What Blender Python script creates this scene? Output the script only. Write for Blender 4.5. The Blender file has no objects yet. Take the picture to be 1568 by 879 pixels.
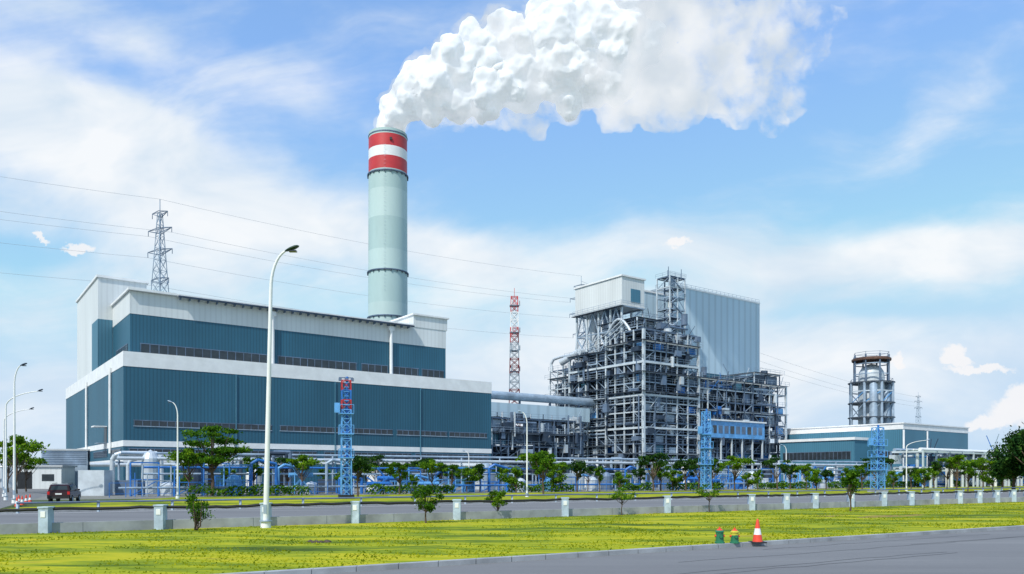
import bpy, math, random, bmesh
import numpy as np
from mathutils import Vector, Matrix
from mathutils import noise as mn
random.seed(7)
R=random.Random(11)
D=bpy.data; SC=bpy.context.scene
F=1198.0; CH=2.5
ANG=math.atan2(.5925,.8056)
def link(o): SC.collection.objects.link(o); return o
def empty(name,loc=(0,0,0),rz=0):
    e=D.objects.new(name,None); e.location=loc; e.rotation_euler=(0,0,rz); e.empty_display_size=1; return link(e)
# ---------------- materials
MATS={}
def nodes(m):
    m.use_nodes=True; nt=m.node_tree; nt.nodes.clear(); return nt
def mat(name,col,rough=.6,metal=0,var=.18,scale=.6,corr=0,corrdepth=.25,bump=0,bscale=20,streak=0,spec=.5):
    if name in MATS: return MATS[name]
    m=D.materials.new(name); nt=nodes(m); N=nt.nodes; L=nt.links
    out=N.new('ShaderNodeOutputMaterial'); p=N.new('ShaderNodeBsdfPrincipled')
    L.new(p.outputs[0],out.inputs[0])
    p.inputs['Roughness'].default_value=rough; p.inputs['Metallic'].default_value=metal
    p.inputs['Specular IOR Level'].default_value=spec
    tc=N.new('ShaderNodeTexCoord')
    nz=N.new('ShaderNodeTexNoise'); nz.inputs['Scale'].default_value=scale; nz.inputs['Detail'].default_value=4
    nz.inputs['Roughness'].default_value=.6
    src=tc.outputs['Object']
    if streak:
        mp=N.new('ShaderNodeMapping'); mp.inputs['Scale'].default_value=(1,1,streak)
        L.new(src,mp.inputs[0]); L.new(mp.outputs[0],nz.inputs['Vector'])
    else: L.new(src,nz.inputs['Vector'])
    cr=N.new('ShaderNodeValToRGB'); L.new(nz.outputs['Fac'],cr.inputs[0])
    a=[max(0,c*(1-var)) for c in col]; b=[min(1,c*(1+var)) for c in col]
    cr.color_ramp.elements[0].position=.3; cr.color_ramp.elements[1].position=.7
    cr.color_ramp.elements[0].color=(*a,1); cr.color_ramp.elements[1].color=(*b,1)
    colout=cr.outputs[0]
    if corr:
        sp=N.new('ShaderNodeSeparateXYZ'); L.new(src,sp.inputs[0])
        ad=N.new('ShaderNodeMath'); ad.operation='ADD'; L.new(sp.outputs[0],ad.inputs[0]); L.new(sp.outputs[1],ad.inputs[1])
        mu=N.new('ShaderNodeMath'); mu.operation='MULTIPLY'; mu.inputs[1].default_value=2*math.pi/corr; L.new(ad.outputs[0],mu.inputs[0])
        sn=N.new('ShaderNodeMath'); sn.operation='SINE'; L.new(mu.outputs[0],sn.inputs[0])
        mr=N.new('ShaderNodeMapRange'); mr.inputs[1].default_value=-1; mr.inputs[2].default_value=-.2; mr.inputs[3].default_value=1-corrdepth; mr.inputs[4].default_value=1
        L.new(sn.outputs[0],mr.inputs[0])
        vm=N.new('ShaderNodeVectorMath'); vm.operation='SCALE'; L.new(colout,vm.inputs[0]); L.new(mr.outputs[0],vm.inputs['Scale'])
        colout=vm.outputs[0]
    L.new(colout,p.inputs['Base Color'])
    if bump:
        n2=N.new('ShaderNodeTexNoise'); n2.inputs['Scale'].default_value=bscale; n2.inputs['Detail'].default_value=4
        L.new(src,n2.inputs['Vector'])
        bp=N.new('ShaderNodeBump'); bp.inputs['Strength'].default_value=bump; bp.inputs['Distance'].default_value=.05
        L.new(n2.outputs['Fac'],bp.inputs['Height']); L.new(bp.outputs[0],p.inputs['Normal'])
    MATS[name]=m; return m
blue=mat('blue_cladding',(.024,.112,.178),.5,0,.16,.12,corr=.55,corrdepth=.3,streak=.25)
blue2=mat('blue_cladding_light',(.06,.19,.28),.5,0,.12,.12,corr=.55,corrdepth=.25,streak=.25)
white=mat('white_cladding',(.66,.70,.71),.5,0,.09,.2,corr=.9,corrdepth=.08,streak=.2)
trimw=mat('white_trim',(.78,.80,.81),.45,0,.09,.5)
pane=mat('pale_panel_cladding',(.47,.62,.72),.5,0,.07,.1,corr=3.0,corrdepth=.16,streak=.2)
roofm=mat('grey_roof',(.42,.45,.47),.6,0,.15,.3)
dark=mat('dark_opening',(.015,.018,.022),.35,0,.3,2)
glass=mat('window_glass',(.03,.04,.05),.12,0,.3,.8)
steelL=mat('galvanised_steel',(.30,.39,.49),.5,.1,.3,.4)
steelW=mat('light_steel',(.54,.61,.66),.5,.05,.2,.3)
steelM=mat('mid_steel',(.12,.175,.26),.55,.1,.35,.4)
steelD=mat('dark_steel',(.03,.052,.09),.6,.1,.5,.3)
grat=mat('floor_grating',(.07,.09,.12),.7,.2,.3,1)
rust=mat('brown_steel',(.13,.07,.05),.7,.1,.3,1)
bluep=mat('blue_paint',(.025,.16,.50),.45,0,.35,.8)
bluel=mat('light_blue_paint',(.12,.36,.70),.45,0,.25,.5)
redp=mat('red_paint',(.50,.035,.04),.45,0,.15,.3)
orangep=mat('orange_red_plastic',(.75,.07,.03),.4,0,.12,3)
yellowp=mat('yellow_green_paint',(.55,.50,.04),.45,0,.12,3)
wpaint=mat('white_paint',(.78,.80,.80),.45,0,.06,1)
greenp=mat('green_paint',(.02,.16,.08),.4,0,.15,4)
greend=mat('dark_green_paint',(.02,.055,.03),.4,0,.15,4)
conc=mat('concrete',(.31,.33,.35),.85,0,.28,.9)
concL=mat('painted_concrete_post',(.40,.50,.60),.7,0,.22,2.5)
rubber=mat('black_rubber',(.02,.02,.022),.7,0,.3,3)
chim=mat('stack_pale_paint',(.47,.61,.60),.55,0,.09,.12,streak=.25)
chimd=mat('stack_pale_paint_b',(.40,.545,.54),.55,0,.09,.15,streak=.25)
bark=mat('bark',(.10,.07,.05),.9,0,.35,5,bump=.5,bscale=30)
wire=mat('cable',(.35,.38,.42),.6,0,.1,1)
carp=mat('car_paint',(.035,.012,.014),.18,.3,.1,2)
silver=mat('insulated_pipe',(.56,.62,.67),.4,.25,.15,1)
rock=mat('rock',(.09,.07,.05),.9,0,.4,5,bump=.5)
redlens=mat('red_lens',(.6,.02,.02),.2,0,.1,3)
# ---------------- mesh builder
class MB:
    def __init__(s): s.v=[]; s.f=[]; s.m=[]; s.ms=[]
    def mi(s,m):
        if m not in s.ms: s.ms.append(m)
        return s.ms.index(m)
    def add(s,vs,fs,m):
        b=len(s.v); s.v+= [tuple(x) for x in vs]; k=s.mi(m)
        for f in fs: s.f.append(tuple(b+i for i in f)); s.m.append(k)
    def box(s,x0,x1,y0,y1,z0,z1,m):
        s.add([(x0,y0,z0),(x1,y0,z0),(x1,y1,z0),(x0,y1,z0),(x0,y0,z1),(x1,y0,z1),(x1,y1,z1),(x0,y1,z1)],
          [(0,3,2,1),(4,5,6,7),(0,1,5,4),(1,2,6,5),(2,3,7,6),(3,0,4,7)],m)
    def cbox(s,c,sx,sy,sz,m): s.box(c[0]-sx/2,c[0]+sx/2,c[1]-sy/2,c[1]+sy/2,c[2]-sz/2,c[2]+sz/2,m)
    def beam(s,a,b,w,m,h=None):
        a=Vector(a); b=Vector(b); d=b-a
        if d.length<1e-4: return
        h=h or w; d.normalize(); up=Vector((0,0,1)) if abs(d.z)<.9 else Vector((1,0,0))
        x=d.cross(up).normalized()*w/2; y=x.cross(d).normalized()*h/2
        vs=[a-x-y,a+x-y,a+x+y,a-x+y,b-x-y,b+x-y,b+x+y,b-x+y]
        s.add(vs,[(0,3,2,1),(4,5,6,7),(0,1,5,4),(1,2,6,5),(2,3,7,6),(3,0,4,7)],m)
    def cyl(s,a,b,r1,m,r2=None,n=12,caps=True):
        a=Vector(a); b=Vector(b); d=(b-a)
        if d.length<1e-5: return
        r2=r1 if r2 is None else r2
        d.normalize(); up=Vector((0,0,1)) if abs(d.z)<.9 else Vector((1,0,0))
        x=d.cross(up).normalized(); y=x.cross(d)
        vs=[]
        for i in range(n):
            t=2*math.pi*i/n; vs.append(a+x*math.cos(t)*r1+y*math.sin(t)*r1)
        for i in range(n):
            t=2*math.pi*i/n; vs.append(b+x*math.cos(t)*r2+y*math.sin(t)*r2)
        fs=[(i,(i+1)%n,n+(i+1)%n,n+i) for i in range(n)]
        if caps: fs+=[tuple(range(n))[::-1],tuple(range(n,2*n))]
        s.add(vs,fs,m)
    def tube(s,pts,r,m,n=8):
        for i in range(len(pts)-1): s.cyl(pts[i],pts[i+1],r[i] if isinstance(r,list) else r,m,r2=(r[i+1] if isinstance(r,list) else r),n=n)
    def lathe(s,c,prof,m,n=24):
        vs=[];fs=[]
        for (r,z) in prof:
            for i in range(n):
                t=2*math.pi*i/n; vs.append((c[0]+r*math.cos(t),c[1]+r*math.sin(t),c[2]+z))
        for k in range(len(prof)-1):
            for i in range(n): fs.append((k*n+i,k*n+(i+1)%n,(k+1)*n+(i+1)%n,(k+1)*n+i))
        s.add(vs,fs,m)
    def band(s,x0,x1,y0,y1,z0,z1,t,m):
        s.box(x0-t,x1+t,y0-t,y0,z0,z1,m); s.box(x0-t,x1+t,y1,y1+t,z0,z1,m)
        s.box(x0-t,x0,y0,y1,z0,z1,m); s.box(x1,x1+t,y0,y1,z0,z1,m)
    def build(s,name,parent=None,smooth=False,bevel=0):
        me=D.meshes.new(name); me.from_pydata(s.v,[],s.f)
        for m in s.ms: me.materials.append(m)
        me.polygons.foreach_set('material_index',s.m)
        if smooth:
            me.polygons.foreach_set('use_smooth',[True]*len(s.f))
        me.update(); o=D.objects.new(name,me); link(o)
        if smooth:
            try: me.set_sharp_from_angle(angle=math.radians(40))
            except Exception: pass
        if bevel:
            b=o.modifiers.new('b','BEVEL'); b.width=bevel; b.segments=2
        if parent: o.parent=parent
        return o
def sheet(name,pts,z,m):
    mb=MB(); mb.add([(p[0],p[1],z) for p in pts],[tuple(range(len(pts)))],m); return mb.build(name)
# ---------------- camera
cam=D.cameras.new('camera'); co=D.objects.new('camera',cam); link(co); co.location=(0,0,CH); co.rotation_euler=(math.pi/2,0,0)
cam.sensor_width=36; cam.lens=36*F/1568; cam.shift_y=287.5/1568; cam.clip_end=20000; cam.clip_start=.1
SC.camera=co
SC.view_settings.view_transform='Standard'; SC.view_settings.look='None'; SC.view_settings.exposure=0
# ---------------- sun and sky
sd=Vector((-.42,-.68,.88)).normalized()
sun=D.lights.new('sun','SUN'); sun.energy=3.9; sun.angle=math.radians(.6); sun.color=(1,.955,.88)
so=link(D.objects.new('sun',sun)); so.rotation_euler=(-sd).to_track_quat('-Z','Y').to_euler()
W=D.worlds.new('World'); SC.world=W; W.use_nodes=True; nt=W.node_tree; nt.nodes.clear(); N=nt.nodes; L=nt.links
def M(op,a,b=0,c=None,clamp=False):
    n=N.new('ShaderNodeMath'); n.operation=op; n.use_clamp=clamp
    for i,x in enumerate((a,b,c)):
        if x is None: continue
        if isinstance(x,(int,float)): n.inputs[i].default_value=x
        else: L.new(x,n.inputs[i])
    return n.outputs[0]
def VM(op,a,b):
    n=N.new('ShaderNodeVectorMath'); n.operation=op; L.new(a,n.inputs[0]); n.inputs[1].default_value=b; return n.outputs[0]
tc=N.new('ShaderNodeTexCoord'); sp=N.new('ShaderNodeSeparateXYZ'); L.new(tc.outputs['Generated'],sp.inputs[0])
ya=M('MAXIMUM',M('ABSOLUTE',sp.outputs[1]),.2)
A=M('DIVIDE',sp.outputs[0],ya); E=M('DIVIDE',sp.outputs[2],ya)
def noise(vx,vy,vz,scale,detail=5,rough=.55,dist=0):
    c=N.new('ShaderNodeCombineXYZ')
    for i,x in enumerate((vx,vy,vz)):
        if isinstance(x,(int,float)): c.inputs[i].default_value=x
        else: L.new(x,c.inputs[i])
    n=N.new('ShaderNodeTexNoise'); n.inputs['Scale'].default_value=scale; n.inputs['Detail'].default_value=detail; n.inputs['Roughness'].default_value=rough; n.inputs['Distortion'].default_value=dist
    L.new(c.outputs[0],n.inputs['Vector']); return n.outputs['Fac']
w1=M('SUBTRACT',noise(A,E,3.1,3.0,2),.5); w2=M('SUBTRACT',noise(A,E,9.7,3.0,2),.5)
Aw=M('ADD',A,M('MULTIPLY',w1,.30)); Ew=M('ADD',E,M('MULTIPLY',w2,.14))
def blob(px,py,rx,ry,w,tilt=0):
    a0=(px-784)/F; e0=(727-py)/F
    da=M('MULTIPLY_ADD',Aw,F/rx,-a0*F/rx); de=M('MULTIPLY_ADD',Ew,F/ry,-e0*F/ry)
    if tilt: de=M('MULTIPLY_ADD',da,-tilt*rx/ry,de)
    q=M('MULTIPLY_ADD',da,da,M('MULTIPLY',de,de))
    return M('MULTIPLY',M('EXPONENT',M('MULTIPLY',q,-1)),w)
bl=[(70,200,250,100,1.05,-.35),(330,290,270,70,.9,-.25),(730,375,150,42,.95,-.1),(230,430,420,110,.38,0),(1270,400,330,52,.9,.06),
    (1560,370,200,70,.5,.1),(230,80,170,40,.55,-.3),(1450,140,220,50,.45,.5),(500,150,180,40,.25,-.4),(1250,560,500,70,.42,0),(1000,480,400,80,.36,0),(500,620,900,80,.5,0),
    (1050,280,380,70,-.40,.2),(1400,270,260,45,-.30,.2),(40,365,120,22,-.35,0),(440,60,200,60,-.2,0),(1330,485,260,14,-.35,-.05)]
tot=None
for b in bl:
    x=blob(*b); tot=x if tot is None else M('ADD',tot,x)
S1=noise(M('ADD',Aw,M('MULTIPLY',Ew,.9)),M('MULTIPLY',M('SUBTRACT',Ew,M('MULTIPLY',Aw,.22)),3.6),1.3,2.4,5,.58,.3)
S2=noise(A,M('MULTIPLY',E,1.8),5.5,9,4,.6)
cl=M('ADD',M('ADD',tot,M('MULTIPLY',M('SUBTRACT',S1,.5),1.6)),M('MULTIPLY',M('SUBTRACT',S2,.5),.65))
mr=N.new('ShaderNodeMapRange'); mr.interpolation_type='SMOOTHSTEP'; L.new(cl,mr.inputs[0]); mr.inputs[1].default_value=-.16; mr.inputs[2].default_value=.92
mask=mr.outputs[0]
Ac=M('ADD',A,M('MULTIPLY',M('SUBTRACT',noise(A,E,2.2,30,4,.65),.5),.045)); Ec=M('ADD',E,M('MULTIPLY',M('SUBTRACT',noise(A,E,7.2,30,4,.65),.5),.045))
def puff(px,py,rx,ry):
    da=M('MULTIPLY_ADD',Ac,F/rx,-(px-784)/rx); de=M('MULTIPLY_ADD',Ec,F/ry,-(727-py)/ry)
    return M('SUBTRACT',1.0,M('MULTIPLY_ADD',da,da,M('MULTIPLY',de,de)),clamp=True)
pf=None
for b in [(1458,543,22,20),(1475,552,26,12),(1376,552,14,14),(1515,648,44,16),(1550,630,46,30),(1575,605,45,22),(1500,566,60,9),(120,378,26,9),(60,366,22,6),(1036,372,24,9)]:
    x=puff(*b); pf=x if pf is None else M('MAXIMUM',pf,x)
m2=N.new('ShaderNodeMapRange'); m2.interpolation_type='SMOOTHSTEP'; L.new(pf,m2.inputs[0]); m2.inputs[1].default_value=.0; m2.inputs[2].default_value=.7
sky=N.new('ShaderNodeTexSky'); sky.sky_type='NISHITA'; sky.sun_disc=False; sky.sun_elevation=math.asin(sd.z); sky.sun_rotation=math.atan2(sd.x,sd.y)
sky.air_density=1.0; sky.dust_density=.6; sky.ozone_density=1.5
c=VM('MULTIPLY',sky.outputs[0],(.125,.125,.125))
sx=N.new('ShaderNodeSeparateXYZ'); L.new(c,sx.inputs[0]); cx=N.new('ShaderNodeCombineXYZ')
for i,(g,mxv) in enumerate(((.90,.56),(1.22,.73),(1.60,.92))):
    L.new(M('MINIMUM',M('MULTIPLY',M('POWER',M('MAXIMUM',sx.outputs[i],.0001),.65),g),mxv),cx.inputs[i])
b1=N.new('ShaderNodeBackground'); b1.inputs[1].default_value=1.0; L.new(cx.outputs[0],b1.inputs[0])
b2=N.new('ShaderNodeBackground'); b2.inputs[1].default_value=1.0
cr=N.new('ShaderNodeValToRGB'); cr.color_ramp.elements[0].position=.3; cr.color_ramp.elements[1].position=.62
cr.color_ramp.elements[0].color=(.66,.78,.90,1); cr.color_ramp.elements[1].color=(.94,.965,.99,1)
L.new(noise(Aw,M('MULTIPLY',Ew,2.2),4.4,5,4),cr.inputs[0]); L.new(cr.outputs[0],b2.inputs[0])
mx=N.new('ShaderNodeMixShader'); L.new(M('MULTIPLY',mask,.96),mx.inputs[0]); L.new(b1.outputs[0],mx.inputs[1]); L.new(b2.outputs[0],mx.inputs[2])
b3=N.new('ShaderNodeBackground'); b3.inputs[1].default_value=1.0; b3.inputs[0].default_value=(.97,.95,.95,1)
mx2=N.new('ShaderNodeMixShader'); L.new(M('MULTIPLY',m2.outputs[0],.8),mx2.inputs[0]); L.new(mx.outputs[0],mx2.inputs[1]); L.new(b3.outputs[0],mx2.inputs[2])
wo=N.new('ShaderNodeOutputWorld'); L.new(mx2.outputs[0],wo.inputs[0])
try: W.cycles.sampling_method='MANUAL'; W.cycles.sample_map_resolution=256
except Exception: pass
# ---------------- ground materials
def groundmat(name,stops,s1,s2,rough=.95,bump=.4,bs=30,mixw=.5,stretch=(1,1,1)):
    m=D.materials.new(name); nt=nodes(m); N=nt.nodes; L=nt.links
    out=N.new('ShaderNodeOutputMaterial'); p=N.new('ShaderNodeBsdfPrincipled'); L.new(p.outputs[0],out.inputs[0])
    p.inputs['Roughness'].default_value=rough; p.inputs['Specular IOR Level'].default_value=.2
    tc=N.new('ShaderNodeTexCoord'); mp=N.new('ShaderNodeMapping'); mp.inputs['Scale'].default_value=stretch; mp.inputs['Rotation'].default_value=(0,0,-math.radians(30)); L.new(tc.outputs['Object'],mp.inputs[0])
    a=N.new('ShaderNodeTexNoise'); a.inputs['Scale'].default_value=s1; a.inputs['Detail'].default_value=6; a.inputs['Roughness'].default_value=.65; L.new(mp.outputs[0],a.inputs['Vector'])
    b=N.new('ShaderNodeTexNoise'); b.inputs['Scale'].default_value=s2; b.inputs['Detail'].default_value=5; b.inputs['Roughness'].default_value=.7; L.new(mp.outputs[0],b.inputs['Vector'])
    mi=N.new('ShaderNodeMix'); mi.inputs[0].default_value=mixw; L.new(a.outputs['Fac'],mi.inputs[2]); L.new(b.outputs['Fac'],mi.inputs[3])
    cr=N.new('ShaderNodeValToRGB'); L.new(mi.outputs[0],cr.inputs[0])
    e=cr.color_ramp.elements
    e[0].position=stops[0][0]; e[0].color=(*stops[0][1],1); e[1].position=stops[-1][0]; e[1].color=(*stops[-1][1],1)
    for ps,c in stops[1:-1]:
        q=e.new(ps); q.color=(*c,1)
    L.new(cr.outputs[0],p.inputs['Base Color'])
    if bump:
        c=N.new('ShaderNodeTexNoise'); c.inputs['Scale'].default_value=bs; c.inputs['Detail'].default_value=4; L.new(tc.outputs['Object'],c.inputs['Vector'])
        bp=N.new('ShaderNodeBump'); bp.inputs['Strength'].default_value=bump; bp.inputs['Distance'].default_value=.08; L.new(c.outputs['Fac'],bp.inputs['Height']); L.new(bp.outputs[0],p.inputs['Normal'])
    return m
G=groundmat('grass_mat',[(.38,(.05,.09,.006)),(.45,(.12,.18,.008)),(.50,(.25,.30,.008)),(.57,(.44,.41,.010)),(.65,(.25,.24,.03))],.20,1.1,bump=.25,bs=5,mixw=.36,stretch=(.4,1.9,1))
asph=groundmat('asphalt',[(.3,(.14,.142,.15)),(.5,(.18,.183,.19)),(.72,(.235,.237,.24))],.16,22,.85,0,60,.4,(.25,2.5,1))
yard=groundmat('yard_concrete',[(.3,(.14,.14,.13)),(.5,(.22,.22,.21)),(.7,(.12,.16,.06))],.05,.8,.9,.2,10)
dirt=groundmat('dirt',[(.35,(.16,.11,.04)),(.5,(.28,.22,.06)),(.65,(.28,.28,.03))],1,6,.95,.4,20)
land=groundmat('land',[(.3,(.03,.06,.02)),(.5,(.07,.10,.03)),(.7,(.12,.14,.06))],.01,.2,.95,.2,2)
SL=.58
def ln(a,x): return (x,a+SL*x)
sheet('ground',[(-6000,-3000),(6000,-3000),(6000,9000),(-6000,9000)],0,land)
sheet('near_road',[ln(-40,-160),ln(-40,300),ln(22.45,300),ln(22.45,-160)],.004,asph)
def slab(name,a0,a1,x0,x1,z,m):
    mb=MB(); p=[ln(a0,x0),ln(a0,x1),ln(a1,x1),ln(a1,x0)]
    mb.add([(q[0],q[1],0) for q in p]+[(q[0],q[1],z) for q in p],[(4,5,6,7),(0,1,5,4),(1,2,6,5),(2,3,7,6),(3,0,4,7)],m); return mb.build(name)
def verge_z(x,y,e):
    return .1+.16*min(1,e*5)*(mn.noise(Vector((x*.15,y*.15,0)))*.6+mn.noise(Vector((x*.6,y*.6,3)))*.25+.3)
mb=MB(); vs=[];fs=[]; nx,na=400,40
for i in range(nx+1):
    x=-90+250*i/nx
    for j in range(na+1):
        a=22.75+(43.4-22.75)*j/na; p=ln(a,x); vs.append((p[0],p[1],verge_z(p[0],p[1],min(j,na-j)/na)))
for i in range(nx):
    for j in range(na):
        b=i*(na+1)+j; fs.append((b,b+na+1,b+na+2,b+1))
mb.add(vs,fs,G); mb.build('grass_verge',smooth=True)
def strip(a0,a1,x0,x1,z0,z1,m,mb,n=60):
    for i in range(n):
        xa=x0+(x1-x0)*i/n; xb=x0+(x1-x0)*(i+1)/n-.015
        p=[ln(a0,xa),ln(a0,xb),ln(a1,xb),ln(a1,xa)]
        mb.add([(q[0],q[1],z0) for q in p]+[(q[0],q[1],z1) for q in p],[(4,5,6,7),(0,1,5,4),(1,2,6,5),(2,3,7,6),(3,0,4,7)],m)
mb=MB(); strip(22.45,22.75,-90,160,0,.14,conc,mb,250); mb.build('kerb')
sheet('far_road',[ln(43.4,-160),ln(43.4,300),ln(70,300),ln(70,-160)],.004,asph)
mb=MB(); 
for a in (45.2,68.4): strip(a,a+.2,-90,200,.006,.009,wpaint,mb,1)
mb.build('road_marking')
mb=MB(); strip(70,70.3,-34,200,0,.14,conc,mb,200); strip(70,70.3,-90,-50,0,.14,conc,mb,60); mb.build('kerb')
slab('grass_strip',70.3,104,-36,260,.1,G)
slab('grass_strip',70.3,104,-200,-52,.1,G)
sheet('plant_yard',[ln(104,-200),ln(104,300),(330,500),(-250,420)],.006,yard)
sheet('entrance_road',[ln(70,-50),ln(70,-34),(-62,106),(-84,165),(-110,165),(-76,106)],.012,asph)
mb=MB(); rr=random.Random(8)
for i in range(9):
    x=rr.uniform(2,30); a=rr.uniform(15,21.5); pts=[]
    for k in range(14):
        pts.append(ln(a+rr.uniform(-.12,.12),x+k*.9))
    for k in range(13):
        w=.016; mb.add([(pts[k][0],pts[k][1]-w,.009),(pts[k+1][0],pts[k+1][1]-w,.009),(pts[k+1][0],pts[k+1][1]+w,.009),(pts[k][0],pts[k][1]+w,.009)],[(0,1,2,3)],rubber)
mb.build('road_crack_sealant')
# ---------------- foliage
def leafmat(name,c1,c2,c3,tr=.3,ns=.9):
    m=D.materials.new(name); nt=nodes(m); N=nt.nodes; L=nt.links
    out=N.new('ShaderNodeOutputMaterial'); ge=N.new('ShaderNodeNewGeometry')
    tc=N.new('ShaderNodeTexCoord'); nz=N.new('ShaderNodeTexNoise'); nz.inputs['Scale'].default_value=ns; nz.inputs['Detail'].default_value=2; L.new(tc.outputs['Object'],nz.inputs['Vector'])
    ad=N.new('ShaderNodeMath'); ad.operation='MULTIPLY_ADD'; L.new(ge.outputs['Random Per Island'],ad.inputs[0]); ad.inputs[1].default_value=.45; L.new(nz.outputs['Fac'],ad.inputs[2])
    sb=N.new('ShaderNodeMath'); sb.operation='SUBTRACT'; L.new(ad.outputs[0],sb.inputs[0]); sb.inputs[1].default_value=.22
    cr=N.new('ShaderNodeValToRGB'); L.new(sb.outputs[0],cr.inputs[0]); e=cr.color_ramp.elements
    e[0].position=.25; e[0].color=(*c1,1); e[1].position=.8; e[1].color=(*c3,1); q=e.new(.5); q.color=(*c2,1)
    d=N.new('ShaderNodeBsdfDiffuse'); t=N.new('ShaderNodeBsdfTranslucent'); L.new(cr.outputs[0],d.inputs[0]); L.new(cr.outputs[0],t.inputs[0])
    mx=N.new('ShaderNodeMixShader'); mx.inputs[0].default_value=tr; L.new(d.outputs[0],mx.inputs[1]); L.new(t.outputs[0],mx.inputs[2]); L.new(mx.outputs[0],out.inputs[0]); return m
leafA=leafmat('leaf_mid',(.018,.06,.008),(.055,.15,.012),(.15,.29,.02),.35)
leafB=leafmat('leaf_bright',(.03,.09,.010),(.10,.23,.015),(.24,.38,.02),.35)
leafC=leafmat('leaf_dark',(.009,.032,.010),(.024,.075,.018),(.07,.15,.025),.35)
blade=leafmat('grass_blade',(.14,.21,.01),(.30,.35,.012),(.46,.46,.02),.5,.3)
rng=np.random.default_rng(3)
mb=MB(); vs=[];fs=[]; n=0
while n<26000:
    a=22.8+20.4*rng.random()**1.2; x=-26+70*rng.random(); y=a+SL*x
    if y<16 or abs(x)>y*.72: continue
    if mn.noise(Vector((x*.30,y*.5,8)))*1.6+rng.random()*.5<.2: continue
    n+=1; h=.012+.055*rng.random()**2; t=rng.random()*6.28; w=.02+.03*rng.random(); lx=(rng.random()-.5)*.16; ly=(rng.random()-.5)*.16
    c,s=math.cos(t)*w,math.sin(t)*w; e=min(a-22.75,43.4-a)/20.65; z=verge_z(x,y,e)-.01
    b=len(vs); vs+=[(x-c,y-s,z),(x+c,y+s,z),(x+lx,y+ly,z+h+.02)]; fs.append((b,b+1,b+2))
mb.add(vs,fs,blade); mb.build('grass_tufts')
def tree_mesh(name,h,cr_,ch,tr,ncl,nl,leaf,lm,flat=1.0,seed=1,base=.35,multi=1):
    r=random.Random(seed); mb=MB()
    cz=h-ch/2; clumps=[]
    for i in range(ncl):
        a=r.random()*6.28; rr=cr_*math.sqrt(r.random())*.9; zz=(r.random()-.5)*ch*.85
        k=1-.5*(abs(zz)/(ch*.5))
        clumps.append((Vector((math.cos(a)*rr*k,math.sin(a)*rr*k,cz+zz)),cr_*(.18+.2*r.random())))
    fork=h*base
    for k in range(multi):
        ang=r.random()*6.28; dx=math.cos(ang)*(multi-1)*.12*h; dy=math.sin(ang)*(multi-1)*.12*h
        p=[(0,0,0),(dx*.3+.01*h,dy*.3,fork*.5),(dx*.6-.01*h,dy*.6+.02*h,fork),(dx,dy,h*.8)]
        mb.tube([Vector(q) for q in p],[tr*1.2,tr*.95,tr*.8,tr*.25],bark,n=7)
    for c,_ in clumps:
        st=Vector((0,0,fork*(.8+.5*r.random()))); mid=(st+c)/2+Vector((0,0,-.03*h)); 
        mb.tube([st,mid,c],[tr*.5,tr*.33,tr*.12],bark,n=5)
    vs=[];fs=[]
    for i in range(nl):
        c,rad=clumps[r.randrange(ncl)]
        d=Vector((r.gauss(0,1),r.gauss(0,1),r.gauss(0,1)*.9)).normalized()*rad*(r.random()**.45)
        d.z*=flat; pos=c+d
        if r.random()<.08: pos+=d*.7
        nrm=Vector((r.gauss(0,1),r.gauss(0,1),r.gauss(0,1)+.5)).normalized()
        x=nrm.orthogonal().normalized(); y=nrm.cross(x); s=leaf*(.6+.8*r.random()); t=r.random()*6.28
        xx=(x*math.cos(t)+y*math.sin(t))*s; yy=(-x*math.sin(t)+y*math.cos(t))*s*.5
        b=len(vs); vs+=[pos-xx,pos-yy*.9,pos+xx,pos+yy]; fs.append((b,b+1,b+2,b+3))
    mb.add(vs,fs,lm)
    o=mb.build(name); me=o.data; D.objects.remove(o); return me
T_row=[tree_mesh('row_a',5.2,2.0,2.6,.11,14,2000,.16,leafA,.7,1),tree_mesh('row_b',4.8,1.6,2.8,.10,13,1900,.15,leafC,.9,2),
       tree_mesh('row_c',5.4,2.4,1.9,.11,14,2000,.16,leafB,.45,3),tree_mesh('row_d',4.4,1.3,2.8,.09,11,1500,.14,leafA,1.0,4,base=.3),
       tree_mesh('row_e',5.0,2.6,1.6,.10,12,1500,.16,leafC,.4,14),tree_mesh('row_f',3.4,1.7,2.4,.08,12,1600,.14,leafB,.8,15,base=.2)]
T_umb=tree_mesh('umbrella',8.8,4.8,4.8,.22,22,5200,.21,leafA,.28,5,base=.4)
T_near=[tree_mesh('near_a',1.6,.66,1.05,.035,14,1400,.06,leafB,.8,6,base=.3),tree_mesh('near_b',1.75,.78,1.15,.04,18,1700,.06,leafA,.8,7,base=.35),tree_mesh('near_c',1.7,.95,.75,.03,14,800,.06,leafB,.4,8,base=.45)]
T_shrub=tree_mesh('shrubtree',1.7,.85,1.25,.04,16,900,.065,leafA,.8,9,base=.15,multi=4)
T_big=tree_mesh('bigtree',8.5,4.0,6.5,.25,26,7000,.24,leafC,.9,12,base=.25)
def put(name,me,px,Y,s=1,rz=None,z=.08,sx=1):
    o=D.objects.new(name,me); link(o); o.location=((px-784)/F*Y,Y,z); o.scale=(s*sx,s*sx,s); o.rotation_euler=(0,0,R.random()*6.28 if rz is None else rz); return o
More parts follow.
